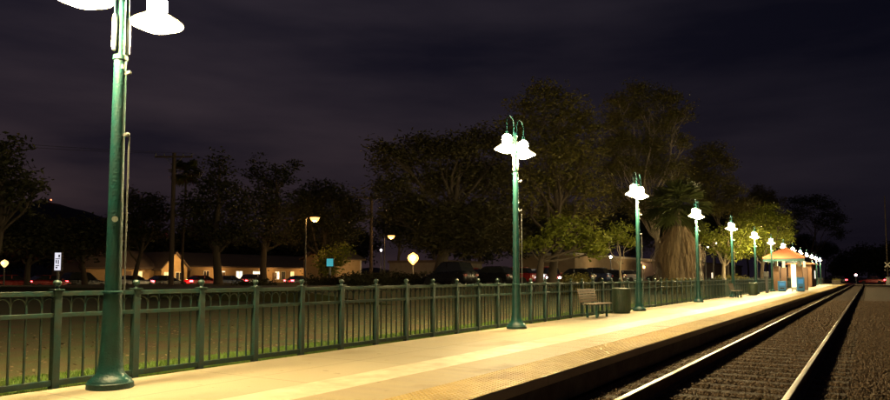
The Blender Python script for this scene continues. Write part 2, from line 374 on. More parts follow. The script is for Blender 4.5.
# ------------------------------------------------------------------ platform lamps
LX = -6.65; LY0 = 4.18; LS = 9.52
def make_lamp():
    t = thing('platform_lamp', '', 'lamp post', (0, 0, 0), 0, 'twin green lamp posts along the platform')
    MB().lathe([(.225, 0), (.225, .055), (.218, .062)], 32).build('base_ring', GREEN, t, smooth=True)
    MB().lathe([(.212, .062), (.205, .085), (.165, .115), (.135, .15), (.122, .20), (.113, .28), (.106, .38), (.098, .60), (.088, .96)], 32).build('flared_base', GREEN, t, smooth=True)
    MB().lathe([(.088, .96), (.097, .965), (.097, .985), (.082, .992)], 32).build('collar', GREEN, t, smooth=True)
    MB().lathe([(.080, .992), (.073, 2.0), (.062, 3.42)], 24).build('pole', GREEN, t, smooth=True)
    MB().lathe([(.062, 3.42), (.072, 3.425), (.072, 3.47), (.055, 3.475)], 24).build('collar', GREEN, t, smooth=True)
    MB().lathe([(.040, 3.475), (.038, 4.30), (.055, 4.31), (.05, 4.35), (.0, 4.42)], 20).build('pole', GREEN, t, smooth=True)
    MB().lathe([(.012, 0), (.012, .04)], 8, (0, 0, 0)).build('bolt', GREY, t).location = (.075, -.02, 3.32)
    for z in (3.28, 2.62):
        mb = MB(); mb.obox((.085, .03, z), .06, .03, .03, Matrix.Identity(3)); mb.lathe([(.0, -.022), (.022, -.012), (.022, .012), (0, .022)], 10, (.12, .03, z)); mb.build('bracket', GREY, t, smooth=True)
    MB().tube([(.118, .05, 1.0), (.118, .05, 2.60)], .008, 8).build('conduit', GREY, t)
    for s in (-1, 1):
        pts = [(0, s * .075, 3.56), (0, s * .075, 4.55)]
        for k in range(1, 9):
            w = math.pi * k / 8; pts.append((0, s * (.075 + .1725 * (1 - math.cos(w))), 4.55 + .1725 * math.sin(w)))
        pts.append((0, s * .42, 4.36))
        a = MB().tube(pts, .012, 10).build('arm', GREEN, t, smooth=True)
        MB().lathe([(0, 3.50), (.024, 3.515), (.027, 3.56), (.027, 3.86), (.017, 3.90)], 12, (0, s * .075, 0)).build('sleeve', TUBEM, a, smooth=True)
        lu = MB().lathe([(.28, 3.945), (.283, 3.955), (.25, 3.985), (.17, 4.035), (.112, 4.07), (.09, 4.075), (.0, 4.076)], 32, (0, s * .42, 0)).build('luminaire', HOTSHADE, t, smooth=True)
        MB().lathe([(.0, 4.078), (.088, 4.08), (.105, 4.10), (.108, 4.21), (.085, 4.25), (.03, 4.28), (0, 4.281)], 24, (0, s * .42, 0)).build('refractor_globe', HOTGLOBE, lu, smooth=True)
        MB().lathe([(.0, 4.283), (.045, 4.285), (.03, 4.33), (.018, 4.38)], 16, (0, s * .42, 0)).build('cap', GREEN, lu, smooth=True)
        MB().lathe([(0, 3.855), (.07, 3.862), (.15, 3.89), (.22, 3.925), (.262, 3.943)], 32, (0, s * .42, 0)).build('lens', HOT, lu, smooth=True)
        pointlight('lamp_light', (0, s * .42, 3.79), LAMPW, LAMPC, .12, lu)
    return t
L0 = make_lamp()
mb = MB().lathe([(.022, 0), (.030, 0), (.030, .004), (.022, .004)], 20)
names = ['nearest green twin lamp post at the left, cut by the top of the photo',
 'second twin lamp post from the left, rising before the dark cypress', 'third lamp post from the left, just right of the litter bin',
 'fourth lamp post from the left, in front of the shaggy palm', 'fifth lamp post from the left, before the lit yellow foliage',
 'sixth lamp post from the left, beside the farther bench and bin', 'seventh lamp post from the left, standing at the left end of the shelter roof',
 'eighth lamp post from the left, its lights just above the shelter roof', 'ninth lamp post from the left, right behind the shelter ridge',
 'tenth lamp post from the left, fifth from the far end', 'eleventh lamp post from the left, fourth from the far end', 'twelfth lamp post, third from the far end of the platform',
 'thirteenth lamp post, next to last at the far end', 'last and smallest lamp post at the far end of the platform']
for k in range(14):
    o = L0 if k == 0 else copy_tree(L0)
    o.location = (LX, LY0 + k * LS, 0); o['label'] = names[k]
stk = mb.build('round_sticker', TUBEM, L0)
stk.rotation_euler = (0, R(90), R(-35)); stk.location = (.0655, -.046, 1.73)
exec_after = []
# ------------------------------------------------------------------ benches and bins
def make_bench():
    t = thing('bench', '', 'bench', (0, 0, 0), 0, 'slatted benches on the platform')
    fr = MB()
    for i in range(5): fr.box(-.75, .75, .02 + i * .085, .09 + i * .085, .40, .425)
    fr.build('seat', BROWNM, t, bevel=.006)
    bk = MB(); m = Matrix.Rotation(R(-14), 3, 'X')
    for i in range(5): 
        h = .05 + i * .082; bk.obox((0, .46 + math.sin(R(14)) * h + .015, .44 + h), 1.5, .022, .07, m)
    bk.build('backrest', BROWNM, t, bevel=.005)
    for x in (-.45, .45):
        MB().box(x - .03, x + .03, .06, .12, .01, .398).build('leg', GREEN, t, bevel=.004); MB().box(x - .03, x + .03, .34, .40, .01, .398).build('leg', GREEN, t, bevel=.004)
        mb = MB(); mb.box(x - .025, x + .025, .01, .45, .375, .3985)
        mb.tube([(x, .44, .39), (x, .50, .46), (x, .60, .86)], .018, 8); mb.build('support_frame', GREEN, t)
    return t
def bench(o, p, rz, label): o.location = p; o.rotation_euler = (0, 0, rz); o['label'] = label
B0 = make_bench()
bp = atx(594, 316, -6.45)
bench(B0, (0, 0, 0), R(90), 'brown slatted bench with green legs standing left of the litter bin')
B0.location = (-6.33, 18.7, 0); B0.scale = (.95, .95, .95)
def make_bin():
    t = thing('litter_bin', '', 'litter bin', (0, 0, 0), 0, 'square panelled litter bins')
    MB().lathe([(.27, 0), (.29, .02), (.31, .06), (.325, .80)], 24).build('body', BIN, t, smooth=True)
    mb = MB()
    for k in range(24):
        w = 2 * math.pi * k / 24; m = Matrix.Rotation(w, 3, 'Z'); mb.obox(m @ Vector((.326, 0, .43)), .014, .05, .70, m)
    mb.build('slat_ring', BIN, t)
    l = MB().lathe([(.34, .80), (.345, .83), (.31, .855), (.16, .862), (.15, .85), (.15, .82)], 24).build('lid', BIN, t, smooth=True)
    return t
T0 = make_bin(); T0.location = (-6.72, 21.5, 0); T0.scale = (.86, .86, .93); T0['label'] = 'dark green litter bin between the nearer bench and the third lamp post'
B1 = copy_tree(B0); bench(B1, (-6.1, 0, 0), R(90), 'farther slatted bench between the fifth and sixth lamp posts')
p = atx(741, 290, -6.05); B1.location = (p.x, p.y, 0)
T1 = copy_tree(T0); p = atx(753, 290, -6.3); T1.location = (p.x, p.y, 0); T1['label'] = 'farther dark litter bin at the foot of the sixth lamp post'
# slim validator pedestal
p = atx(767, 290, -6.3)
t = thing('validator_pedestal', 'slim dark pedestal standing left of the seventh lamp post', 'pedestal', (p.x, p.y, 0))
MB().box(-.12, .12, -.12, .12, 0, .04).box(-.09, .09, -.08, .08, .04, 1.15).build('post', BLACKM, t, bevel=.01)
MB().box(-.16, .16, -.12, .12, 1.152, 1.55).build('head', BLACKM, t, bevel=.02)
# ------------------------------------------------------------------ shelter
TILE = mat('terracotta_tiles', (.30, .10, .045), .7, 0, (.22, .075, .035), 6, .6, 14, stretch=(1, 6, 1))
CREAM = mat('cream_paint', (.62, .56, .42), .6, 0, (.55, .49, .36), 5, .1, 30)
BRICK = mat('brick', (.13, .065, .035), .8, 0, (.20, .12, .07), 18, .5, 30)
BLUE = mat('blue_enamel', (.03, .17, .42), .4, 0, (.04, .22, .5), 4)
BLUES = mat('blue_screen', (.02, .15, .35), .4, emit=(.08, .45, .95), es=.35)
LITW = mat('lit_white_panel', (.7, .7, .65), .4, emit=(1, .93, .72), es=1.6)
SY0, SY1, SXA, SXB = 62.6, 70.3, -7.5, -4.3
sh = thing('platform_shelter', 'open platform shelter with hipped terracotta roof on cream posts, under the lamp row', 'shelter', (0, 0, 0))
xm = (SXA + SXB) / 2; E = 2.72; Rz = 3.62
mb = MB(); mb.v = [(SXA, SY0, E), (SXB, SY0, E), (SXB, SY1, E), (SXA, SY1, E), (xm, SY0 + 2.0, Rz), (xm, SY1 - 2.0, Rz), (SXA, SY0, E - .02), (SXB, SY0, E - .02), (SXB, SY1, E - .02), (SXA, SY1, E - .02)]
mb.f = [(0, 1, 4), (1, 2, 5, 4), (2, 3, 5), (3, 0, 4, 5), (6, 9, 8, 7), (0, 6, 7, 1), (1, 7, 8, 2), (2, 8, 9, 3), (3, 9, 6, 0)]
rf = mb.build('roof', TILE, sh)
mb = MB()
for a, b in (((SXB, SY0), (xm, SY0 + 2)), ((SXA, SY0), (xm, SY0 + 2)), ((SXB, SY1), (xm, SY1 - 2)), ((SXA, SY1), (xm, SY1 - 2))): mb.tube([(a[0], a[1], E + .03), (b[0], b[1], Rz + .03)], .07, 6)
mb.tube([(xm, SY0 + 2, Rz + .03), (xm, SY1 - 2, Rz + .03)], .08, 6); mb.build('ridge_tiles', TILE, rf, smooth=True)
mb = MB(); mb.box(SXA + .05, SXB - .05, SY0 + .05, SY0 + .12, E - .24, E - .023); mb.box(SXA + .05, SXB - .05, SY1 - .12, SY1 - .05, E - .24, E - .023)
mb.box(SXA + .05, SXA + .12, SY0 + .122, SY1 - .122, E - .24, E - .023); mb.box(SXB - .12, SXB - .05, SY0 + .122, SY1 - .122, E - .24, E - .023); mb.build('fascia', GREEN, sh)
MB().box(SXA + .122, SXB - .122, SY0 + .122, SY1 - .122, E - .10, E - .05).build('ceiling', CREAM, sh)
for x in (-6.55, -4.85):
    for yv in (SY0 + .9, SY1 - .9):
        c = MB().box(x - .11, x + .11, yv - .11, yv + .11, 2.05, E - .10).build('column', CREAM, sh, bevel=.01)
        MB().box(x - .24, x + .24, yv - .24, yv + .24, 0, 2.0).box(x - .27, x + .27, yv - .27, yv + .27, 2.0, 2.049).build('brick_plinth', BRICK, c, bevel=.01)
MB().box(-5.95, -5.7, SY0 + 2, SY1 - 2, 2.60, 2.66).build('strip_light', mat('strip_light', (.8, .8, .7), .4, emit=(1, .85, .5), es=16), sh)
for yv in (SY0 + 2, SY0 + 5.5): pointlight('shelter_light', (-5.8, yv, 2.5), 400, (1, .85, .5), .2, sh)
vp = atx(793.5, 289, -5.55)
t = thing('information_panel', 'tall white lit information panel at the near end of the shelter', 'panel', (-5.12, 61.9, 0))
MB().box(-.20, .20, -.05, .05, .12, 2.25).build('frame', CREAM, t, bevel=.01); MB().box(-.16, .16, -.064, -.052, .35, 2.15).build('lit_face', LITW, t)
for s in (-.14, .14): MB().box(s - .03, s + .03, -.035, .035, 0, .118).build('leg', GREY, t)
def machine(px, X, Y, label, h, w):
    t = thing('ticket_machine', label, 'ticket machine', (X, Y, 0), R(8), 'blue machines at the shelter')
    MB().box(-w / 2, w / 2, -.3, .3, .06, h).build('cabinet', BLUE, t, bevel=.03); MB().box(-w / 2 + .03, w / 2 - .03, -.28, .28, 0, .058).build('plinth', BLACKM, t)
    MB().box(-w / 2 + .1, w / 2 - .1, -.315, -.302, h * .55, h - .15).build('screen', BLUES, t); MB().box(-w / 4, w / 4, -.318, -.302, h * .25, h * .35).build('tray', BLACKM, t)
machine(0, -4.62, 61.4, 'blue ticket machine right of the white lit panel', 1.15, .55)
machine(0, -6.0, 61.8, 'blue ticket machine left of the brick pillar at the left of the shelter', .85, .6)
# brick kiosk and planters beyond the shelter
ks = thing('brick_kiosk', 'small red brick kiosk with a low tiled roof beyond the shelter', 'kiosk', (-6.6, 96, 0))
MB().box(-1.6, .9, -4, 4, 0, 2.7).build('wall', BRICK, ks)
mb = MB(); mb.v = [(-2, -4.5, 2.71), (1.3, -4.5, 2.71), (1.3, 4.5, 2.71), (-2, 4.5, 2.71), (-.35, -3, 3.5), (-.35, 3, 3.5)]; mb.f = [(0, 1, 4), (1, 2, 5, 4), (2, 3, 5), (3, 0, 4, 5), (3, 2, 1, 0)]; mb.build('roof', TILE, ks)
MB().box(.902, .93, -1.2, -.2, .02, 2.1).build('door', GREEN, ks); MB().box(.902, .925, 1, 2.4, 1.0, 2.0).build('window', LITW, ks)
for i, (X, Y, l) in enumerate(((-4.4, 128, 'low dark planter box near the far end of the platform'),)):
    t = thing('planter_box', l, 'planter', (X, Y, 0)); MB().box(-.6, .6, -.6, .6, 0, .6).box(-.66, .66, -.66, .66, .6, .68).build('box', DCON, t, bevel=.02)
    g = MB()
    for k in range(60): a = rnd.uniform(0, 6.28); r_ = rnd.uniform(0, .5); g.tube([(r_ * math.cos(a), r_ * math.sin(a), .65), (r_ * 1.5 * math.cos(a), r_ * 1.5 * math.sin(a), rnd.uniform(.8, 1.1))], [.02, .004], 4)
    g.build('foliage', LF_OLIVE, t)
# ------------------------------------------------------------------ trees
grng = np.random.default_rng(21)
def leaves(blobs, size, dens, droop=0.0, clus=26, elong=.42, shell=.55):
    """blobs: (centre Vector, rx, rz). leaf quads in clumps spread through each blob, gaps between clumps"""
    Vs = []
    for c, rx, rz in blobs:
        ntot = int(6.5 * dens * rx * rz * 3.1 / (size * size * elong * 2)); ncl = max(5, ntot // clus)
        d = grng.normal(size=(ncl, 3)); d /= np.linalg.norm(d, axis=1)[:, None]
        r_ = (shell + (1.15 - shell) * grng.random(ncl) ** .7); r_[grng.random(ncl) < .35] *= .5
        cc = d * r_[:, None] * np.array([rx, rx, rz]) + np.array(c)
        cs = grng.uniform(.6, 1.35, ncl) * size * 2.6
        n = ncl * clus; idx = np.repeat(np.arange(ncl), clus)
        p = cc[idx] + np.clip(grng.normal(size=(n, 3)), -1.7, 1.7) * cs[idx][:, None] * np.array([1, 1, .55])
        p[:, 2] -= np.abs(grng.normal(size=n)) * droop
        u = grng.normal(size=(n, 3)); u[:, 2] = u[:, 2] * .5 - droop; u /= np.linalg.norm(u, axis=1)[:, None]
        w = grng.normal(size=(n, 3)); v = np.cross(u, w); v /= np.linalg.norm(v, axis=1)[:, None]
        s = size * grng.uniform(.6, 1.3, n)[:, None]
        Vs.append(np.stack([p - u * s, p - v * s * elong, p + u * s, p + v * s * elong], 1).reshape(-1, 3))
    V = np.concatenate(Vs); return V, np.arange(len(V)).reshape(-1, 4)
def wob(a, b, n, amt, sag=0):
    a, b = Vector(a), Vector(b); L = (b - a).length; o = []
    k1, k2 = rnd.uniform(0, 6), rnd.uniform(0, 6)
    for i in range(n + 1):
        t = i / n; p = a.lerp(b, t); e = math.sin(math.pi * t) * amt * L
        o.append(p + Vector((math.sin(t * 5 + k1) * e, math.sin(t * 4 + k2) * e, sag * L * math.sin(math.pi * t))))
    return o
def tree(name, label, cat, px, X, blobs, lm, size=.12, dens=1.0, tr=.25, bark=BARK, top=None, lean=None, group=None, droop=0.0, gz=-.07, twigs=4, z=None, spread=.8, elong=.42, bare=0, shell=.55, fork=.35):
    if z is None: z = zof(px, X)
    g = pt(px, 277.5, z); base = Vector((g.x, g.y, gz)); ppm = FP / z
    t = thing(name, label, cat, base, 0, group)
    B = []
    for (bx, by, rx, ry) in blobs:
        dz = rnd.uniform(-1, 1) * spread * rx / ppm
        c = pt(bx, by, z + dz) - base; B.append((c, rx / ppm, ry / ppm))
    xs = sum(b[0].x * b[1] for b in B) / sum(b[1] for b in B); ys = sum(b[0].y * b[1] for b in B) / sum(b[1] for b in B)
    zt = max(b[0].z for b in B) if top is None else (pt(px, top, z) - base).z
    tp = Vector((xs, ys, zt)) if lean is None else pt(lean[0], lean[1], z) - base
    tk = wob((0, 0, 0), tp, 10, .035)
    tk[0].z = -.15
    rad = [tr * (1.35 if i == 0 else 1 - .085 * i) for i in range(11)]
    mb = MB(); mb.tube(tk, rad, 10)
    for c, rx, rz in B:
        f = max(fork, min(.95, (c.z - rz * .3) / max(zt, .1) * rnd.uniform(.55, .8))); i = min(9, int(f * 10)); st = tk[i]
        r0 = min(rad[i] * .55, .04 + rx * .09)
        br = wob(st, c, 6, .08, -.03); mb.tube(br, [r0 * (1 - .11 * k) for k in range(7)], 6)
        for k in range(twigs):
            d = Vector((rnd.gauss(0, 1), rnd.gauss(0, 1), rnd.gauss(.3, .7))).normalized()
            e = c + Vector((d.x * rx, d.y * rx, d.z * rz)) * rnd.uniform(.75, 1.05)
            tw = wob(br[rnd.choice((3, 4, 5))], e, 4, .1); mb.tube(tw, [r0 * .4, r0 * .3, r0 * .2, r0 * .12, r0 * .05], 5)
            for q in range(bare):
                d2 = (d + Vector((rnd.gauss(0, .6), rnd.gauss(0, .6), rnd.gauss(.4, .5)))).normalized(); a = tw[rnd.choice((1, 2, 3))]
                mb.tube(wob(a, a + d2 * rx * rnd.uniform(.4, .8), 3, .1), [r0 * .16, r0 * .12, r0 * .07, r0 * .03], 4)
    mb.build('trunk', bark, t, smooth=True)
    V, F = leaves(B, size, dens, droop, elong=elong, shell=shell); npmesh('crown', V, F, lm, t)
    return t
def blobline(pts, j=3): return [(x + rnd.uniform(-j, j), y + rnd.uniform(-j, j), rx, ry) for x, y, rx, ry in pts]
# far left trees
tree('broadleaf_tree', 'dark tree at the left edge with ragged branches against the sky', 'tree', -12, -38, [(-14, 190, 26, 20), (8, 148, 14, 9), (18, 182, 16, 12), (34, 188, 9, 6), (-8, 160, 14, 12), (4, 168, 12, 9), (-5, 205, 20, 12), (22, 200, 14, 8)], LF_DARK, .17, .9, .3)
tree('broadleaf_tree', 'low dark tree left of the white lit sign', 'tree', 28, -60, [(28, 228, 24, 14), (8, 238, 20, 14), (45, 236, 20, 14), (60, 244, 14, 12), (25, 244, 26, 14)], LF_DARK, .2, 1.1, .3)
tree('broadleaf_tree', 'low dark tree between the lit sign and the nearest lamp post', 'tree', 85, -60, [(85, 230, 20, 12), (70, 240, 16, 12), (102, 234, 18, 13), (92, 246, 20, 12), (76, 254, 10, 9)], LF_DARK, .2, 1.1, .3)
tree('broadleaf_tree', 'dark tree just right of the nearest lamp post', 'tree', 135, -58, [(133, 200, 12, 10), (150, 206, 14, 12), (130, 222, 14, 12), (146, 228, 18, 12), (160, 214, 12, 10), (125, 236, 14, 9)], LF_DARK, .2, .8, .25)
tree('broadleaf_tree', 'tall twiggy tree behind the first utility pole with a thin crown top', 'tree', 219, -48, [(220, 165, 10, 13), (212, 182, 13, 10), (228, 190, 14, 12), (205, 202, 20, 13), (236, 210, 22, 15), (198, 222, 20, 13), (224, 232, 24, 14), (190, 208, 14, 10), (248, 228, 16, 12)], LF_DARK, .17, .55, .42, bare=4, twigs=6)
tree('broadleaf_tree', 'twiggy bare-topped tree between the palm tree and the round dark tree', 'tree', 264, -48, [(258, 172, 10, 14), (270, 182, 12, 11), (284, 176, 10, 10), (296, 164, 5, 5), (262, 200, 16, 14), (280, 206, 18, 14), (268, 226, 20, 14), (290, 232, 16, 12)], LF_DARK, .17, .5, .36, bare=4, twigs=6)
tree('broadleaf_tree', 'round dark tree in front of the orange street light', 'tree', 325, -46, [(325, 194, 22, 10), (305, 206, 18, 14), (345, 206, 18, 14), (356, 218, 10, 9), (322, 220, 24, 14), (300, 232, 16, 13), (344, 232, 16, 12), (324, 242, 18, 12)], LF_DARK, .17, 1.1, .36, lean=(326, 215))
tree('small_tree', 'small yellow lit tree around the turquoise sign', 'tree', 331, -40, [(329, 256, 9, 7), (322, 262, 7, 6), (337, 260, 8, 7), (343, 248, 5, 7), (330, 270, 9, 5)], LF_LAMPLIT, .15, .8, .12)
# layered cypress
tree('cypress_tree', 'wide dark cypress with flat layered branches left of the second lamp post', 'tree', 436, -30,
     [(386, 148, 15, 7), (404, 158, 20, 10), (380, 166, 12, 5), (420, 143, 18, 8), (440, 150, 24, 12), (462, 146, 20, 11), (484, 138, 18, 9), (500, 144, 16, 12), (396, 184, 20, 8), (382, 194, 13, 5), (410, 200, 20, 10), (440, 180, 26, 16), (470, 175, 24, 18), (498, 178, 20, 18), (392, 214, 14, 6), (430, 214, 22, 14), (460, 214, 24, 18), (492, 214, 22, 18), (440, 238, 22, 11), (475, 240, 22, 12), (506, 236, 18, 12)],
     LF_CYP, .22, 1.1, .6, lean=(462, 160), elong=.3, spread=1.2, twigs=5)
# tall eucalyptus group
tree('eucalyptus_tree', 'tallest tree, its loose crown rising behind the second lamp post', 'tree', 551, -22,
     [(545, 92, 17, 11), (528, 104, 15, 11), (562, 104, 17, 12), (582, 114, 13, 9), (515, 122, 14, 11), (543, 122, 20, 14), (572, 132, 20, 13), (594, 130, 8, 8), (526, 145, 20, 15), (556, 150, 24, 16), (585, 156, 20, 16), (535, 175, 22, 15), (566, 180, 24, 16), (592, 186, 16, 15), (524, 200, 20, 15), (552, 208, 24, 14), (584, 214, 18, 14)],
     LF_OLIVE, .19, .66, .42, lean=(556, 130), droop=.12, elong=.3, twigs=5)
tree('eucalyptus_tree', 'tall loose tree with a flat top behind the third lamp post', 'tree', 660, -17,
     [(640, 92, 22, 9), (664, 98, 18, 10), (618, 100, 12, 9), (680, 112, 12, 10), (634, 112, 22, 12), (612, 122, 12, 11), (660, 124, 20, 12), (628, 138, 20, 13), (654, 146, 20, 13), (610, 146, 12, 12), (682, 140, 10, 8), (625, 164, 20, 14), (650, 172, 20, 14), (608, 174, 12, 14), (674, 168, 14, 12), (618, 196, 18, 14), (640, 206, 16, 10)],
     LF_OLIVE, .17, .66, .34, bark=PBARK, lean=(634, 125), droop=.1, elong=.3, twigs=5)
tree('broadleaf_tree', 'loose tree with drooping sprays above the fourth lamp post', 'tree', 727, -17,
     [(712, 152, 14, 9), (724, 162, 10, 9), (698, 160, 14, 11), (690, 176, 16, 12), (712, 178, 18, 12), (730, 190, 14, 10), (700, 196, 18, 12), (722, 206, 16, 11), (742, 206, 12, 9), (745, 222, 12, 9)],
     LF_OLIVE, .18, .66, .25, droop=.1, elong=.35, twigs=5)
# lower, lamp-lit trees behind the fence
tree('broadleaf_tree', 'thick-trunked tree with lit yellow-green leaves right of the second lamp post', 'tree', 537, -19,
     [(545, 242, 12, 8), (560, 236, 12, 9), (575, 246, 13, 9), (592, 240, 11, 8), (526, 246, 10, 8), (585, 230, 12, 8), (560, 224, 14, 9), (600, 252, 9, 6)], LF_LAMPLIT, .15, .8, .34, bark=BARK, lean=(550, 228), fork=.5)
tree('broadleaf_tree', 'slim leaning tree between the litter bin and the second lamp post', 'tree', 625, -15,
     [(606, 238, 12, 8), (618, 230, 12, 8), (630, 240, 9, 7), (600, 248, 9, 6)], LF_LAMPLIT, .1, .55, .12, bark=PBARK, lean=(616, 236), fork=.55)
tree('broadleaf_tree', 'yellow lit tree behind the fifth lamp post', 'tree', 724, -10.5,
     [(712, 238, 10, 7), (730, 234, 12, 8), (744, 240, 11, 8), (736, 252, 11, 8), (718, 250, 8, 6), (752, 230, 10, 7), (700, 232, 9, 7)], LF_LAMPLIT, .13, .85, .2, bark=PBARK, fork=.4)
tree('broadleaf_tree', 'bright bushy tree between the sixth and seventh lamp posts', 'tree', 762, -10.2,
     [(752, 222, 13, 9), (766, 212, 12, 9), (780, 222, 11, 9), (762, 234, 14, 9), (776, 238, 12, 9), (750, 248, 11, 9), (766, 252, 12, 8), (786, 234, 8, 7)], LF_LAMPLIT, .12, .75, .25, bark=BARK)
tree('broadleaf_tree', 'dark leafy tree rising above the seventh lamp post', 'tree', 768, -22,
     [(758, 196, 14, 10), (772, 204, 12, 9), (748, 208, 12, 9), (784, 218, 10, 8), (760, 220, 14, 10)], LF_OLIVE, .16, .8, .3)
tree('eucalyptus_tree', 'distant tree with bare fanned limbs right of the shelter', 'tree', 812, -13,
     [(798, 202, 12, 6), (812, 200, 12, 6), (826, 206, 12, 7), (836, 218, 9, 8), (800, 214, 10, 7), (822, 222, 12, 8), (838, 232, 8, 7), (792, 226, 8, 7)], LF_DARK, .26, .55, .35, fork=.25, twigs=4, lean=(814, 215))
k = 0
for px, top, w in ((850, 252, 12), (868, 246, 11), (882, 250, 10), (900, 244, 14), (842, 258, 8)):
    lb = ['far low dark tree right of the distant bare-limbed tree', 'far round dark tree behind the crossing light', 'far dark tree left of the mast at the right edge', 'far dark tree behind the mast at the right edge', 'lowest far dark tree at the end of the platform'][k]; k += 1
    tree('broadleaf_tree', lb, 'tree', px, 0, [(px, top + 6, w, 8), (px - w * .6, top + 14, w * .8, 8), (px + w * .6, top + 14, w * .8, 8), (px, top + 20, w, 7)], LF_DARK, .45, 1.0, .4, z=215 + k * 6, gz=-.25, group='far trees beyond the crossing')
for i, (px, X, top, w, l) in enumerate(((802, -22, 240, 10, 'dark bushy tree behind the shelter roof'), (826, -18, 246, 8, 'dark bushy tree behind the far brick kiosk'), (690, -45, 226, 20, 'dark background tree behind the shaggy palm'), (590, -48, 222, 22, 'dark background tree above the tan building'), (400, -62, 215, 18, 'dark background tree between the two orange street lights'), (436, -60, 228, 18, 'dark background tree right of the brightest orange lamp'))):
    tree('broadleaf_tree', l, 'tree', px, X, [(px, top, w, w * .6), (px - w * .7, top + w * .5, w * .8, w * .6), (px + w * .7, top + w * .5, w * .8, w * .6), (px, top + w, w, w * .6)], LF_DARK, .25, 1.0, .3)
bk = [(96, 238, 22, 'dark tree behind the left part of the tan house roof'), (140, 236, 20, 'dark tree behind the ridge of the tan house'), (190, 236, 20, 'dark tree behind the gable of the tan house'), (236, 240, 20, 'dark tree behind the left half of the motel roof'),
      (284, 242, 20, 'dark tree behind the right half of the motel roof'), (352, 236, 16, 'dark tree behind the beige building'), (10, 236, 24, 'dark tree at the far left below the hill'), (54, 232, 22, 'dark tree below the hill top behind the white sign')]
for px, top, w, l in bk: tree('broadleaf_tree', l, 'tree', px, -98, [(px, top, w, w * .5), (px - w * .8, top + 6, w * .8, w * .5), (px + w * .8, top + 6, w * .8, w * .5), (px - 8, top + 16, w, w * .6), (px + 10, top + 16, w, w * .6)], LF_DARK, .38, .9, .4, group='dark trees behind the houses')
bk = [(478, 226, 22, -56, 'dark tree behind the low shop with bluish windows'), (520, 222, 20, -54, 'dark tree behind the second lamp post'), (556, 216, 22, -56, 'dark tree behind the left part of the tan warehouse'), (630, 216, 22, -54, 'dark tree behind the right part of the tan warehouse'), (668, 214, 20, -48, 'dark tree right of the leaning pale trunk'), (716, 214, 18, -38, 'dark tree behind the plain brown building'), (748, 220, 16, -36, 'dark tree behind the sixth lamp post')]
for px, top, w, X, l in bk: tree('broadleaf_tree', l, 'tree', px, X, [(px, top, w, w * .6), (px - w * .7, top + 10, w * .8, w * .6), (px + w * .7, top + 10, w * .8, w * .6), (px, top + 24, w, w * .7)], LF_DARK, .3, .9, .35, group='dark trees behind the car park')
# palm near pole
def palm(name, label, px, X, top, skirt=None, fr=28, flen=1.6, tr=.2):
    z = zof(px, X); g = pt(px, 277.5, z); base = Vector((g.x, g.y, -.07)); H = (pt(px, top, z) - base).z
    t = thing(name, label, 'palm tree', base); MB().tube(wob((0, 0, -.1), (0, 0, H), 10, .01), [tr * (1.3 - .05 * i) for i in range(11)], 12).build('trunk', BARK, t, smooth=True)
    V = []; mb = MB()
    for i in range(fr):
        a = rnd.uniform(0, 6.28); el = rnd.uniform(-.7, 1.35); d = Vector((math.cos(a) * math.cos(el), math.sin(a) * math.cos(el), math.sin(el)))
        c = Vector((0, 0, H)) + d * flen * .55; mb.tube([(0, 0, H), tuple(c)], [.03, .015], 5)
        sd = d.cross(Vector((0, 0, 1))).normalized(); 
        for k in range(15):
            w = (k - 7) / 7 * 1.5; dd = (d * math.cos(w) + sd * math.sin(w)); e = c + dd * flen * .6 * rnd.uniform(.85, 1.1) + Vector((0, 0, -.28 * flen * rnd.uniform(.3, 1)))
            n = dd.cross(d if abs(w) > .1 else Vector((0, 0, 1))).normalized() * 0 + sd * .06 * math.cos(w) + d * .06 * abs(math.sin(w)); m_ = c.lerp(e, .55) + Vector((0, 0, .06)); V += [c, m_ - n * 1.3, e, m_ + n * 1.3]
    V = np.array([tuple(v) for v in V]); npmesh('fronds', V, np.arange(len(V)).reshape(-1, 4), PALMG, t); mb.build('frond_stalks', PALMG, t)
    if skirt:
        r1, z0, z1 = skirt; n = 5200; a = grng.uniform(0, 6.28, n); h = grng.uniform(z0 + .9, z1, n); q = (h - z0) / (z1 - z0)
        rr = r1 * (.94 + .12 * np.sin(h * 2.1) - .35 * q ** 6) * grng.uniform(.4, 1.06, n) * (1 + .15 * np.sin(a * 4 + h * .9) + .13 * np.sin(a * 13 - h * 1.2) + .06 * np.sin(a * 29 + h * 2)); L_ = grng.uniform(.6, 2.1, n); w = grng.uniform(.02, .075, n)
        c, s = np.cos(a), np.sin(a); b = np.stack([c * rr * .8, s * rr * .8, h], 1); m_ = np.stack([c * rr * 1.02, s * rr * 1.02, h - L_ * .45], 1); e = np.stack([c * rr * .98 + grng.normal(0, .16, n), s * rr * .98 + grng.normal(0, .07, n), h - L_], 1)
        wv = np.stack([-s * w, c * w, grng.normal(0, .012, n)], 1); V = np.stack([b, m_ - wv, e, m_ + wv], 1).reshape(-1, 3)
        npmesh('dead_frond_skirt', V, np.arange(len(V)).reshape(-1, 4), LF_DRY, t)
    return t
palm('palm_tree', 'distant palm tree behind the first utility pole', 183, -62, 172, None, 60, 1.7, .12)
palm('shaggy_palm_tree', 'palm with a thick skirt of hanging dead fronds behind the fourth lamp post', 679, -13.5, 207, (1.85, .15, 5.6), 80, 2.7, .34)
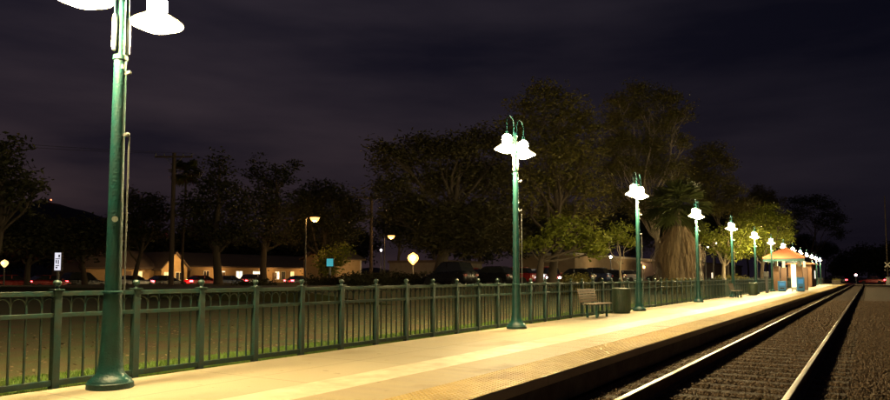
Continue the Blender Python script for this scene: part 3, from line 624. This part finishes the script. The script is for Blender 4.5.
# hedges
HEDGE = leafmat('hedge_leaves', (.03, .035, .014), (.055, .05, .02))
def hedge(label, px0, px1, X, h, lm=HEDGE):
    a = ground(px0, X); b = ground(px1, X); L = (b - a).length; n = max(2, int(L / (h * .9))); Bl = []
    t = thing('hedge', label, 'hedge', a)
    for i in range(n + 1):
        c = (b - a) * (i / n); Bl.append((Vector((c.x + rnd.uniform(-.2, .2), c.y, h * .5 * rnd.uniform(.85, 1.1))), h * .6, h * .52))
    V, F = leaves(Bl, max(.08, zof(px0, X) * .002), 1.3); npmesh('foliage', V, F, lm, t)
    mb = MB()
    for c, r1, r2 in Bl:
        for k in range(5): mb.tube([(c.x, c.y, 0), (c.x + rnd.uniform(-.6, .6) * r1, c.y + rnd.uniform(-.6, .6) * r1, c.z + r2 * rnd.uniform(-.2, .6))], [.05, .01], 5)
    mb.build('stems', BARK, t)
hedge('low dark hedge in front of the long motel building', 246, 266, -42, .95)
hedge('low hedge with lit top under the turquoise sign', 315, 345, -38, 1.25)
hedge('long dark hedge under the orange street lamps', 352, 442, -34, 1.45)
hedge('low clipped bush left of the nearer bench behind the fence', 570, 582, -17, 1.25, LF_OLIVE)
hedge('pale low bushes behind the fence by the fifth lamp post', 722, 742, -12, 1.1, LF_OLIVE)
hedge('dark low bushes at the foot of the shaggy palm', 664, 700, -12.5, .9, LF_OLIVE)
# ------------------------------------------------------------------ hill
def hill():
    n = 90; z0 = 1500; V = []; F = []
    prof = [(-260, 225), (-120, 214), (-60, 222), (0, 208), (25, 203), (50, 202), (70, 207), (105, 218), (150, 233), (200, 248), (280, 262), (400, 270)]
    rows = 14
    for j in range(rows):
        t = j / (rows - 1)
        for i in range(n):
            x = -260 + 660 * i / (n - 1)
            for (a, ya), (b, yb) in zip(prof, prof[1:]):
                if a <= x <= b: y = ya + (yb - ya) * (x - a) / (b - a); break
            y += math.sin(x * .23) * .6 + math.sin(x * .61) * .4
            p = pt(x, y, z0); hgt = p.z; q = math.sin(math.pi * t) ** 1.2
            g = p + FH * ((t - .5) * 900); g.z = -5 + (hgt + 5) * q + (math.sin(i * 1.7 + j) * 3 * q * (1 - q)); V.append(tuple(g))
    for j in range(rows - 1):
        for i in range(n - 1): a = j * n + i; F.append((a, a + 1, a + n + 1, a + n))
    mb = MB(); mb.v = V; mb.f = F; struct(mb.build('hill', HILLM, smooth=True))
    p = pt(51, 201, 1500)
    t = thing('hilltop_beacon', 'small red beacon mast on top of the dark hill', 'beacon', (p.x, p.y, p.z - 2))
    MB().tube([(0, 0, -4), (0, 0, 3)], .5, 6).build('mast', BLACKM, t); MB().lathe([(0, 3), (1.6, 4), (1.6, 5), (0, 6)], 10).build('beacon_light', mat('red_beacon', (.5, .1, .05), .5, emit=(1, .2, .08), es=6), t)
hill()
# ------------------------------------------------------------------ houses
TANW = mat('tan_stucco', (.40, .27, .13), .85, 0, (.34, .23, .11), 2, .3, 12)
DROOF = mat('dark_shingle', (.07, .05, .04), .9, 0, (.10, .07, .05), 4, .5, 10)
WTRIM = mat('white_trim', (.6, .56, .46), .6)
def litmat(n, c, e):
    m = mat(n, (.3, .25, .15), .5, emit=c, es=e); nt = m.node_tree; b = nt.nodes['Principled BSDF']
    t = N(nt, 'ShaderNodeTexCoord'); q = N(nt, 'ShaderNodeTexNoise'); q.inputs['Scale'].default_value = 2.5; nt.links.new(t.outputs['Object'], q.inputs['Vector'])
    nt.links.new(M(nt, 'MULTIPLY_ADD', q.outputs[0], e * 1.4, e * .3), b.inputs['Emission Strength']); return m
WWARM = litmat('warm_window', (1, .68, .25), 1.8); WPALE = litmat('pale_window', (1, .82, .55), 2.0); WBLUE = litmat('bluish_window', (.6, .68, 1), 1.5); WDARK = mat('dark_glass', (.03, .03, .035), .15)
def wall_box(t, x0, x1, y0, y1, h, m=TANW): return MB().box(x0, x1, y0, y1, -.2, h).build('wall', m, t)
def window(t, x, y, w, z0, z1, m, axis='x'):             # window on a wall whose outside faces +x at x
    f = MB()
    f.box(x + .003, x + .09, y - w / 2 - .1, y + w / 2 + .1, z1, z1 + .1); f.box(x + .003, x + .09, y - w / 2 - .1, y + w / 2 + .1, z0 - .1, z0)
    f.box(x + .003, x + .08, y - w / 2 - .1, y - w / 2, z0, z1); f.box(x + .003, x + .08, y + w / 2, y + w / 2 + .1, z0, z1); f.box(x + .003, x + .07, y - .03, y + .03, z0, z1)
    fo = f.build('window', WTRIM, t); MB().box(x + .004, x + .03, y - w / 2 + .002, y + w / 2 - .002, z0 + .002, z1 - .002).build('pane', m, fo)
def gable(t, x0, x1, y0, y1, h, hr, along='y', ov=.5, m=DROOF, wallm=TANW):
    if along == 'y':
        c = (x0 + x1) / 2; s = (hr - h) / ((x1 - x0) / 2)
        poly = [(x0 - ov, h - ov * s), (c, hr), (x1 + ov, h - ov * s), (x1 + ov, h - ov * s + .18), (c, hr + .18), (x0 - ov, h - ov * s + .18)]
        r_ = MB().prism(poly, 'y', y0 - ov, y1 + ov).build('roof', m, t)
        g = MB().prism([(x0, h), (x1, h), (c, hr - .02)], 'y', y0, y1).build('gable_wall', wallm, t)
    else:
        c = (y0 + y1) / 2; s = (hr - h) / ((y1 - y0) / 2)
        poly = [(y0 - ov, h - ov * s), (c, hr), (y1 + ov, h - ov * s), (y1 + ov, h - ov * s + .18), (c, hr + .18), (y0 - ov, h - ov * s + .18)]
        r_ = MB().prism(poly, 'x', x0 - ov, x1 + ov).build('roof', m, t)
        MB().prism([(y0, h), (y1, h), (c, hr - .02)], 'x', x0, x1).build('gable_wall', wallm, t)
    return r_
HX = -80
def yat(px, X): return atx(px, 277.5, X).y
ya, yb, yc = yat(92, HX), yat(158, HX), yat(187, HX)
hs = thing('tan_house', 'small tan house with a front gable and glowing windows behind the first utility pole', 'house', (HX, 0, -.1))
wall_box(hs, -9, -1.5, ya, yb + .5, 2.6); gable(hs, -9, -1.5, ya, yb + .5, 2.6, 4.7, 'y')
wall_box(hs, -8.8, 0, yb + .52, yc, 2.6); gable(hs, -8.8, 0, yb + .52, yc, 2.6, 4.6, 'x', .45)
window(hs, -1.5, yat(145, HX), 1.1, .7, 2.0, WWARM); window(hs, 0, yat(166, HX), .7, .9, 1.9, WWARM); window(hs, 0, yat(179, HX), 1.1, .9, 1.9, WDARK)
MB().box(-1.498, -1.44, yat(135, HX) - .45, yat(135, HX) + .45, 0, 2.05).build('door', mat('door_paint', (.12, .07, .04), .6), hs)
pointlight('house_wash', (3, yat(172, HX), 3.2), 750, (1, .6, .22), .2, hs); pointlight('house_wash', (3, yat(140, HX), 3.0), 260, (1, .6, .22), .2, hs)  # added warm points before the house front, no fixture, brighten the walls
MX = -84; y0, y1 = yat(190, MX), yat(333, MX)
mo = thing('motel_building', 'long low motel building with a row of lit windows behind the trees', 'building', (MX, 0, -.1))
wall_box(mo, -10, 0, y0, y1, 3.0); gable(mo, -10, 0, y0, y1, 3.0, 4.9, 'y', .7)
for px, w, m in ((222, 1.0, WPALE), (239, 1.2, WPALE), (258, 2.3, WPALE), (277, .9, WPALE), (283, .8, WDARK), (292, .8, WWARM), (206, .9, WDARK), (310, 1.3, WDARK)): window(mo, 0, yat(px, MX), w, .95, 2.2, m)
for px in (215, 268, 300): 
    yy = yat(px, MX); pointlight('wall_wash', (2.2, yy, 2.4), 260, (1, .55, .2), .15, mo); MB().box(.003, .2, yy - .1, yy + .1, 2.3, 2.45).build('wall_lamp', BLACKM, mo);  # added point stands out from the unlit lamp box, brightens the wall
    MB().box(.003, .05, yy + 1.0, yy + 1.9, 0, 2.05).build('door', mat('door_paint', (.14, .09, .05), .6), mo)
BX = -62; bb = thing('beige_building', 'two-storey beige building left of the second utility pole', 'building', (BX, 0, -.1))
y0, y1 = yat(336, BX), yat(361, BX)
wall_box(bb, -6, 0, y0, y1, 3.9); gable(bb, -6, 0, y0, y1, 3.9, 5.3, 'y', .5); MB().box(.002, .06, y1 - .25, y1 + .02, 0, 3.85).build('corner_trim', WTRIM, bb)
pointlight('wall_wash', (4.5, yat(345, BX), 2.4), 300, (1, .62, .28), .2, bb)  # added point without a fixture, brightens the beige wall
SXp = -52; sb = thing('low_shop_building', 'low shop with bluish lit windows seen through the cypress trunks', 'building', (SXp, 0, -.1))
y0, y1 = yat(440, SXp), yat(482, SXp)
wall_box(sb, -9, 0, y0, y1, 3.4, mat('grey_stucco', (.2, .17, .13), .85, 0, (.16, .13, .1), 2)); MB().box(-9.2, .25, y0 - .2, y1 + .2, 3.4, 3.75).build('roof', DROOF, sb)
for px, w in ((451, 2.2), (457, 1.4), (465, 2.6), (470, 1.6)): window(sb, 0, yat(px, SXp), w, .9, 2.3, WBLUE)
TX = -44; tb = thing('tan_warehouse', 'long tan lit building behind the parked cars and bench', 'building', (TX, 0, -.1))
y0, y1 = yat(575, TX), yat(676, TX)
wall_box(tb, -12, 0, y0, y1, 5.2, mat('sand_stucco', (.42, .32, .2), .85, 0, (.36, .27, .17), 1)); MB().box(-12.2, .3, y0 - .3, y1 + .3, 5.2, 5.6).build('parapet', WTRIM, tb)
for px in (583, 612, 634): MB().box(.002, .08, yat(px, TX) - 1.2, yat(px, TX) + 1.2, 0, 3.0).build('shutter_door', mat('shutter', (.25, .2, .14), .6, 0, (.18, .14, .1), 3), tb)
for px in (590, 622, 650):
    yy = yat(px, TX); pointlight('wall_wash', (3.5, yy, 4.2), 240, (1, .66, .3), .2, tb); MB().box(.003, .3, yy - .15, yy + .15, 4.1, 4.3).build('wall_lamp', SODIUM if px == 650 else BLACKM, tb)  # added point well off the lamp box, brightens the warehouse wall
GX = -30; gb = thing('purple_grey_building', 'plain brown building behind the fifth lamp post', 'building', (GX, 0, -.1))
y0, y1 = yat(692, GX), yat(742, GX)
wall_box(gb, -10, 0, y0, y1, 4.2, mat('mauve_stucco', (.2, .14, .13), .85, 0, (.16, .12, .11), 1)); MB().box(-10.2, .3, y0 - .3, y1 + .3, 4.2, 4.5).build('parapet', DROOF, gb)
for px in (700, 712, 726): window(gb, 0, yat(px, GX), 1.6, 1.0, 2.3, WDARK if px != 712 else WPALE)
# ------------------------------------------------------------------ poles, street lights, signs
POLEW = mat('pole_timber', (.06, .042, .03), .9, 0, (.09, .065, .045), 6, .5, 20, stretch=(4, 4, .5))
def upole(label, px, X, top, armpx):
    g = ground(px, X, -.1); z = zof(px, X); H = (pt(px, top, z)).z + .1
    t = thing('utility_pole', label, 'utility pole', g, R(YAW))
    MB().tube([(0, 0, -.1), (0, 0, H * .5), (0, 0, H)], [.22, .19, .15], 12).build('pole', POLEW, t, smooth=True)
    w = armpx / FP * z / 2; MB().box(-w, w, -.16, -.06, H - .42, H - .28).build('crossarm', POLEW, t)
    for s in (-.95, -.5, .5, .95): MB().lathe([(.03, 0), (.06, .05), (.04, .12), (.06, .17), (0, .24)], 10, (s * w, -.11, H - .28)).build('insulator', GREY, t)
    MB().tube([(-w * .5, -.07, H - .34), (0, -.07, H - 1.1), (w * .5, -.07, H - .34)], .025, 6).build('brace', GREY, t)
    return [Vector(g) + Matrix.Rotation(R(YAW), 3, 'Z') @ Vector((s * w, -.11, H - .05)) for s in (-.95, .95)]
p1 = upole('dark utility pole with crossarm against the sky, right of the nearest lamp post', 171, -50, 153, 38)
p2 = upole('utility pole with crossarm left of the two bright orange lights', 371, -50, 195, 28)
def wire(a, b, sag, label):
    pts = [tuple(a.lerp(b, i / 16) + Vector((0, 0, -sag * 4 * (i / 16) * (1 - i / 16)))) for i in range(17)]
    tag(MB().tube(pts, .014, 5).build('power_line', BLACKM), label, 'wire', 'overhead power lines')
away = [q + Vector((-8, -60, -.5)) for q in p1]
wire(p1[0], p2[0], 1.4, 'overhead line between the left arms of the two utility poles'); wire(p1[1], p2[1], 1.4, 'overhead line between the right arms of the two utility poles')
wire(away[0], p1[0], 1.6, 'overhead line running off left from the left arm of the first pole'); wire(away[1], p1[1], 1.6, 'overhead line running off left from the right arm of the first pole')
def slight(label, px, X, py, e, col, lens, arm=1.2, r_=.16, kind='arm'):
    g = ground(px, X, -.1); z = zof(px, X); H = pt(px, py, z).z + .1
    if kind == 'arm':
        t = thing('street_light', label, 'street light', g - RH * arm, R(YAW))
        MB().tube([(0, .0, -.1), (0, 0, H * .6), (0, 0, H - .1), (arm * .3, 0, H + .12), (arm - .1, 0, H + .12)], [.1, .08, .06, .04, .035], 10).build('pole', BLACKM, t, smooth=True)
        h = MB().lathe([(r_ * 1.1, .03), (r_ * 1.15, .08), (r_ * .6, .18), (0, .2)], 14, (arm, 0, H)).build('head', GREY, t, smooth=True)
        MB().lathe([(0, -r_ * .9), (r_ * .7, -r_ * .6), (r_, 0), (r_, .03)], 14, (arm, 0, H)).build('lens', lens, h, smooth=True)
        pointlight('street_lamp_light', (arm, -.0, H - .35), e, col, .15, h)
    else:
        t = thing('street_light', label, 'street light', g, R(YAW))
        MB().tube([(0, 0, -.1), (0, 0, H - r_)], [.07, .045], 10).build('pole', BLACKM, t, smooth=True)
        h = MB().lathe([(.06, H - r_ * 1.2), (r_ * .8, H - r_ * .5), (r_, H), (r_ * .8, H + r_ * .5), (0, H + r_)], 14).build('globe', lens, t, smooth=True)
        pointlight('street_lamp_light', (0, -.1 - r_, H), e, col, .15, t)
slight('orange street light shining in front of the round dark tree', 314, -42, 218, 700, (1, .5, .14), SODIUM, .8, .42)
slight('orange street light on a tall pole just right of the second utility pole', 391, -48, 236, 700, (1, .5, .14), SODIUM, .8, .42)
slight('brightest orange lamp, low, above the dark hedge', 413, -43, 258, 1400, (1, .56, .18), SODIUM, 0, .62, 'globe')
slight('small white globe lamp behind the third lamp post', 611, -26, 257, 160, (1, .9, .7), WHITEL, 0, .16, 'globe')
slight('orange lamp in front of the tan building behind the leaning trunk', 644, -24, 267, 160, (1, .55, .16), SODIUM, 0, .16, 'globe')
slight('small white car park lamp left of the fifth lamp post', 717, -20, 243, 140, (1, .85, .6), WHITEL, .5, .12)
slight('faint small white lamp beside the car park lamp', 709, -22, 247, 90, (1, .85, .6), WHITEL, .5, .1)
slight('tiny white globe lamp by the beige building', 381, -55, 250, 60, (1, .85, .7), WHITEL, 0, .12, 'globe')
slight('dim round yellow lamp at the left edge', 4, -58, 263, 40, (1, .7, .3), WWARM, 0, .28, 'globe')
# signs
def sign(label, px, X, py0, py1, w, face, name='lit_sign', marks=None):
    g = ground(px, X, -.1); z = zof(px, X); h0 = pt(px, py1, z).z + .1; h1 = pt(px, py0, z).z + .1
    t = thing(name, label, 'sign', g, R(YAW)); MB().box(-.07, .07, -.07, .07, -.1, h0).build('post', GREY, t)
    MB().box(-w / 2 - .05, w / 2 + .05, -.12, .12, h0 + .002, h1).build('box', BLACKM, t); MB().box(-w / 2, w / 2, -.135, -.122, h0 + .06, h1 - .06).build('lit_face', face, t)
    if marks:
        mb = MB(); H = h1 - h0
        for (a, b, c, d) in marks: mb.box(-w / 2 + a * w, -w / 2 + b * w, -.145, -.138, h0 + c * H, h0 + d * H)
        mb.build('lettering', BLACKM, t)
WSIGN = mat('white_sign_face', (.7, .7, .75), .4, emit=(.85, .85, 1), es=.9); TSIGN = mat('turquoise_sign_face', (.1, .5, .5), .4, emit=(.08, .62, .75), es=.5)
sign('upright white lit sign with dark marks between two dark trees at the left', 58, -56, 252, 271, .5, WSIGN, 'lit_sign', [(.1, .9, .62, .66), (.2, .38, .40, .58), (.55, .7, .36, .58), (.15, .8, .26, .30), (.2, .5, .14, .22), (.6, .85, .72, .86)])
sign('small turquoise lit sign inside the yellow lit tree', 330, -38.5, 258, 267, .55, TSIGN)
# signal mast at the right edge and crossing signal
g = pt(888, 277.5, 120); mz = pt(888, 196, 120).z + .25
t = thing('signal_mast', 'tall signal mast at the right edge beside the crossing', 'mast', (g.x, g.y, -.25))
MB().tube([(0, 0, 0), (0, 0, mz)], [.13, .08], 10).build('pole', BARK, t, smooth=True)
MB().box(-.35, .35, -.3, .3, 0, 1.5).build('equipment_box', GREY, t, bevel=.03)
mb = MB(); m45 = Matrix.Rotation(R(45), 3, 'Y'); mb.obox((0, -.16, 3.6), 1.2, .04, .2, m45); mb.obox((0, -.205, 3.6), 1.2, .04, .2, Matrix.Rotation(R(-45), 3, 'Y')); mb.build('crossbuck', WTRIM, t)
for s in (-.4, .4): 
    h = MB().lathe([(.16, 0), (.16, .06)], 14, (0, 0, 0)).build('signal_head', BLACKM, t); h.rotation_euler = (R(90), 0, 0); h.location = (s, -.14, 2.7)
g = pt(856, 277.5, 132); hz = pt(856, 275, 132).z + .25
t = thing('crossing_signal', 'short post with a glowing white and red light beyond the platform end', 'signal', (g.x, g.y, -.25))
MB().tube([(0, 0, 0), (0, 0, hz - .2)], .06, 8).build('post', GREY, t)
MB().lathe([(.0, -.24), (.2, -.14), (.24, 0), (.2, .14), (0, .24)], 14, (0, 0, hz)).build('light', mat('pink_signal', (.8, .6, .6), .4, emit=(1, .6, .62), es=9), t, smooth=True)
# ------------------------------------------------------------------ cars
GLASS = mat('car_glass', (.02, .022, .025), .08); TYRE = mat('tyre', (.015, .015, .015), .8); HUB = mat('wheel_rim', (.35, .35, .36), .3, .8)
REDL = mat('tail_light_on', (.5, .02, .02), .3, emit=(1, .04, .05), es=30); REDO = mat('tail_light_off', (.25, .02, .02), .3); HEAD = mat('head_light_on', (.9, .9, .9), .3, emit=(.85, .92, 1), es=60); HEADO = mat('head_light_off', (.5, .5, .5), .2)
PAINT = {k: mat('car_' + k, c, .28, .2, tuple(v * .8 for v in c), 3) for k, c in dict(black=(.012, .012, .014), red=(.32, .02, .018), silver=(.35, .35, .36), white=(.6, .6, .58), blue=(.03, .05, .13), green=(.03, .06, .04)).items()}
def loft(mb, secs):
    b = len(mb.v); n = len(secs[0])
    for s in secs: mb.v += s
    for i in range(len(secs) - 1):
        for k in range(n): q = b + i * n; mb.f.append((q + k, q + (k + 1) % n, q + n + (k + 1) % n, q + n + k))
    mb.f.append(tuple(range(b, b + n))[::-1]); q = b + (len(secs) - 1) * n; mb.f.append(tuple(range(q, q + n)))
def car(label, loc, rz, paint, tail=False, head=False, tall=0.0, group=None):
    t = thing('parked_car' if not tail else 'car', label, 'car', loc, rz, group)      # front toward +y
    mb = MB(); secs = []
    for y, w, zl, zh in ((-2.2, .72, .42, .86), (-2.12, .82, .30, .98 + tall * .3), (-1.6, .88, .24, 1.02 + tall * .3), (-.6, .90, .22, .98 + tall * .2), (.7, .90, .22, .96 + tall * .2), (1.1, .89, .22, .92 + tall * .1), (1.9, .84, .26, .78 + tall * .1), (2.18, .74, .34, .66), (2.25, .62, .40, .58)):
        r_ = .09; secs.append([(w - r_, y, zl), (w, y, zl + r_), (w, y, zh - r_), (w - r_ * 1.4, y, zh), (-w + r_ * 1.4, y, zh), (-w, y, zh - r_), (-w, y, zl + r_), (-w + r_, y, zl)])
    loft(mb, secs); body = mb.build('body', PAINT[paint], t, smooth=True, bevel=.03)
    mb = MB(); T = 1.42 + tall; secs = []
    for y, w, z in ((-2.0 if tall else -1.75, .76, .98), (-1.55 if tall else -1.05, .66, T - .04), (-.3, .66, T), (.25, .64, T - .03), (1.05, .74, .93)):
        secs.append([(.78, y * 1.0, .9), (w, y, z), (-w, y, z), (-.78, y, .9)])
    loft(mb, secs); mb.build('windows', GLASS, t, smooth=True)
    rf = MB(); rf.box(-.60, .60, -1.4 if tall else -1.0, .22, T - .01, T + .035)
    for s in (-1, 1):
        for y in (-.35,): rf.box(s * .70 - .03, s * .70 + .03, y - .05, y + .05, .95, T - .02)
    rf.build('roof', PAINT[paint], t, bevel=.02)
    for s in (-1, 1):
        for y in (-1.4, 1.35):
            w = MB().lathe([(.20, -.10), (.32, -.10), (.335, -.06), (.335, .06), (.32, .10), (.20, .10)], 20).build('wheel', TYRE, t, smooth=True); w.rotation_euler = (0, R(90), 0); w.location = (s * .82, y, .335)
            MB().lathe([(.0, -.085), (.19, -.08), (.2, .08), (0, .085)], 12).build('rim', HUB, w, smooth=True)
        MB().box(s * .66 - .14, s * .66 + .18 * (s > 0) + .14 * (s < 0), -2.235, -2.0, .72, .90).build('tail_light', REDL if tail else REDO, t, bevel=.015)
        MB().box(s * .58 - .14, s * .58 + .14, 2.12, 2.245, .56, .68).build('headlight', HEAD if head else HEADO, t, bevel=.015)
        MB().box(s * .93 - .07, s * .93 + .07, .62, .76, .98, 1.10).build('mirror', PAINT[paint], t, bevel=.015)
    if tail:
        pointlight('tail_glow', (0, -2.55, .8), 50, (1, .05, .04), .2, t)
    if head: pointlight('head_glow', (0, 2.6, .65), 60, (.9, .95, 1), .1, t)
RX = -65.5
for px, c, tl, l in ((12, 'red', 0, 'red car with glowing tail lights on the road at the far left'), (84, 'black', .3, 'dark tall car with red tail lights on the road left of the nearest lamp post'), (134, 'silver', 0, 'silver car with red tail lights passing in front of the tan house'), (50, 'red', 0, 'red car with tail lights on, below the white lit sign'), (166, 'black', 0, 'black car with red tail lights passing the foot of the first utility pole'), (230, 'blue', 0, 'dark blue car with red tail lights between the two twiggy trees'), (203, 'red', 0, 'red car with tail lights on, in front of the motel left end'), (256, 'white', .2, 'pale tall car with red tail lights in front of the motel windows'), (300, 'black', 0, 'black car with red tail lights near the turquoise sign')):
    car(l, (RX, yat(px, RX), -.09), 0, c, tail=True, tall=tl, group='cars driving on the road behind the park')
g = pt(872, 277.5, 141)
car('distant car with red tail lights crossing the tracks', (g.x, 163, -.165), R(80), 'red', tail=True)
car('distant dark car with red tail lights at the end of the platform', (-6, 164.5, -.165), R(80), 'black', tail=True, tall=.2)
for i, (px, X, c, tl, hd, rz, l) in enumerate(((449, -27, 'black', .35, 0, 80, 'tall black car parked behind the fence left of the red cars'), (466, -30, 'red', 0, 0, 70, 'red car parked under the bluish shop windows'), (490, -27, 'black', .1, 0, 85, 'black car parked left of the second lamp post'), (512, -28, 'red', .1, 0, 95, 'red car parked directly behind the second lamp post'),
        (524, -29, 'white', 0, 0, 88, 'white car parked just right of the second lamp post'), (551, -27, 'red', .25, 1, -150, 'red car with one bright white headlight facing the platform'), (573, -26, 'black', .1, 0, 92, 'black car parked right of the car with the headlight'), (592, -27, 'blue', .3, 0, 85, 'dark blue tall car parked behind the nearer bench'), (606, -26, 'black', .1, 0, 93, 'black car parked behind the litter bin'), (622, -27, 'silver', .1, 0, 90, 'silver car parked behind the third lamp post'), (662, -26, 'green', .25, 0, 85, 'dark green car parked left of the shaggy palm'))):
    car(l, (X, yat(px, X), .505), R(rz), c, head=bool(hd), tall=tl, group='cars parked behind the fence')
print('objects', len(bpy.data.objects))
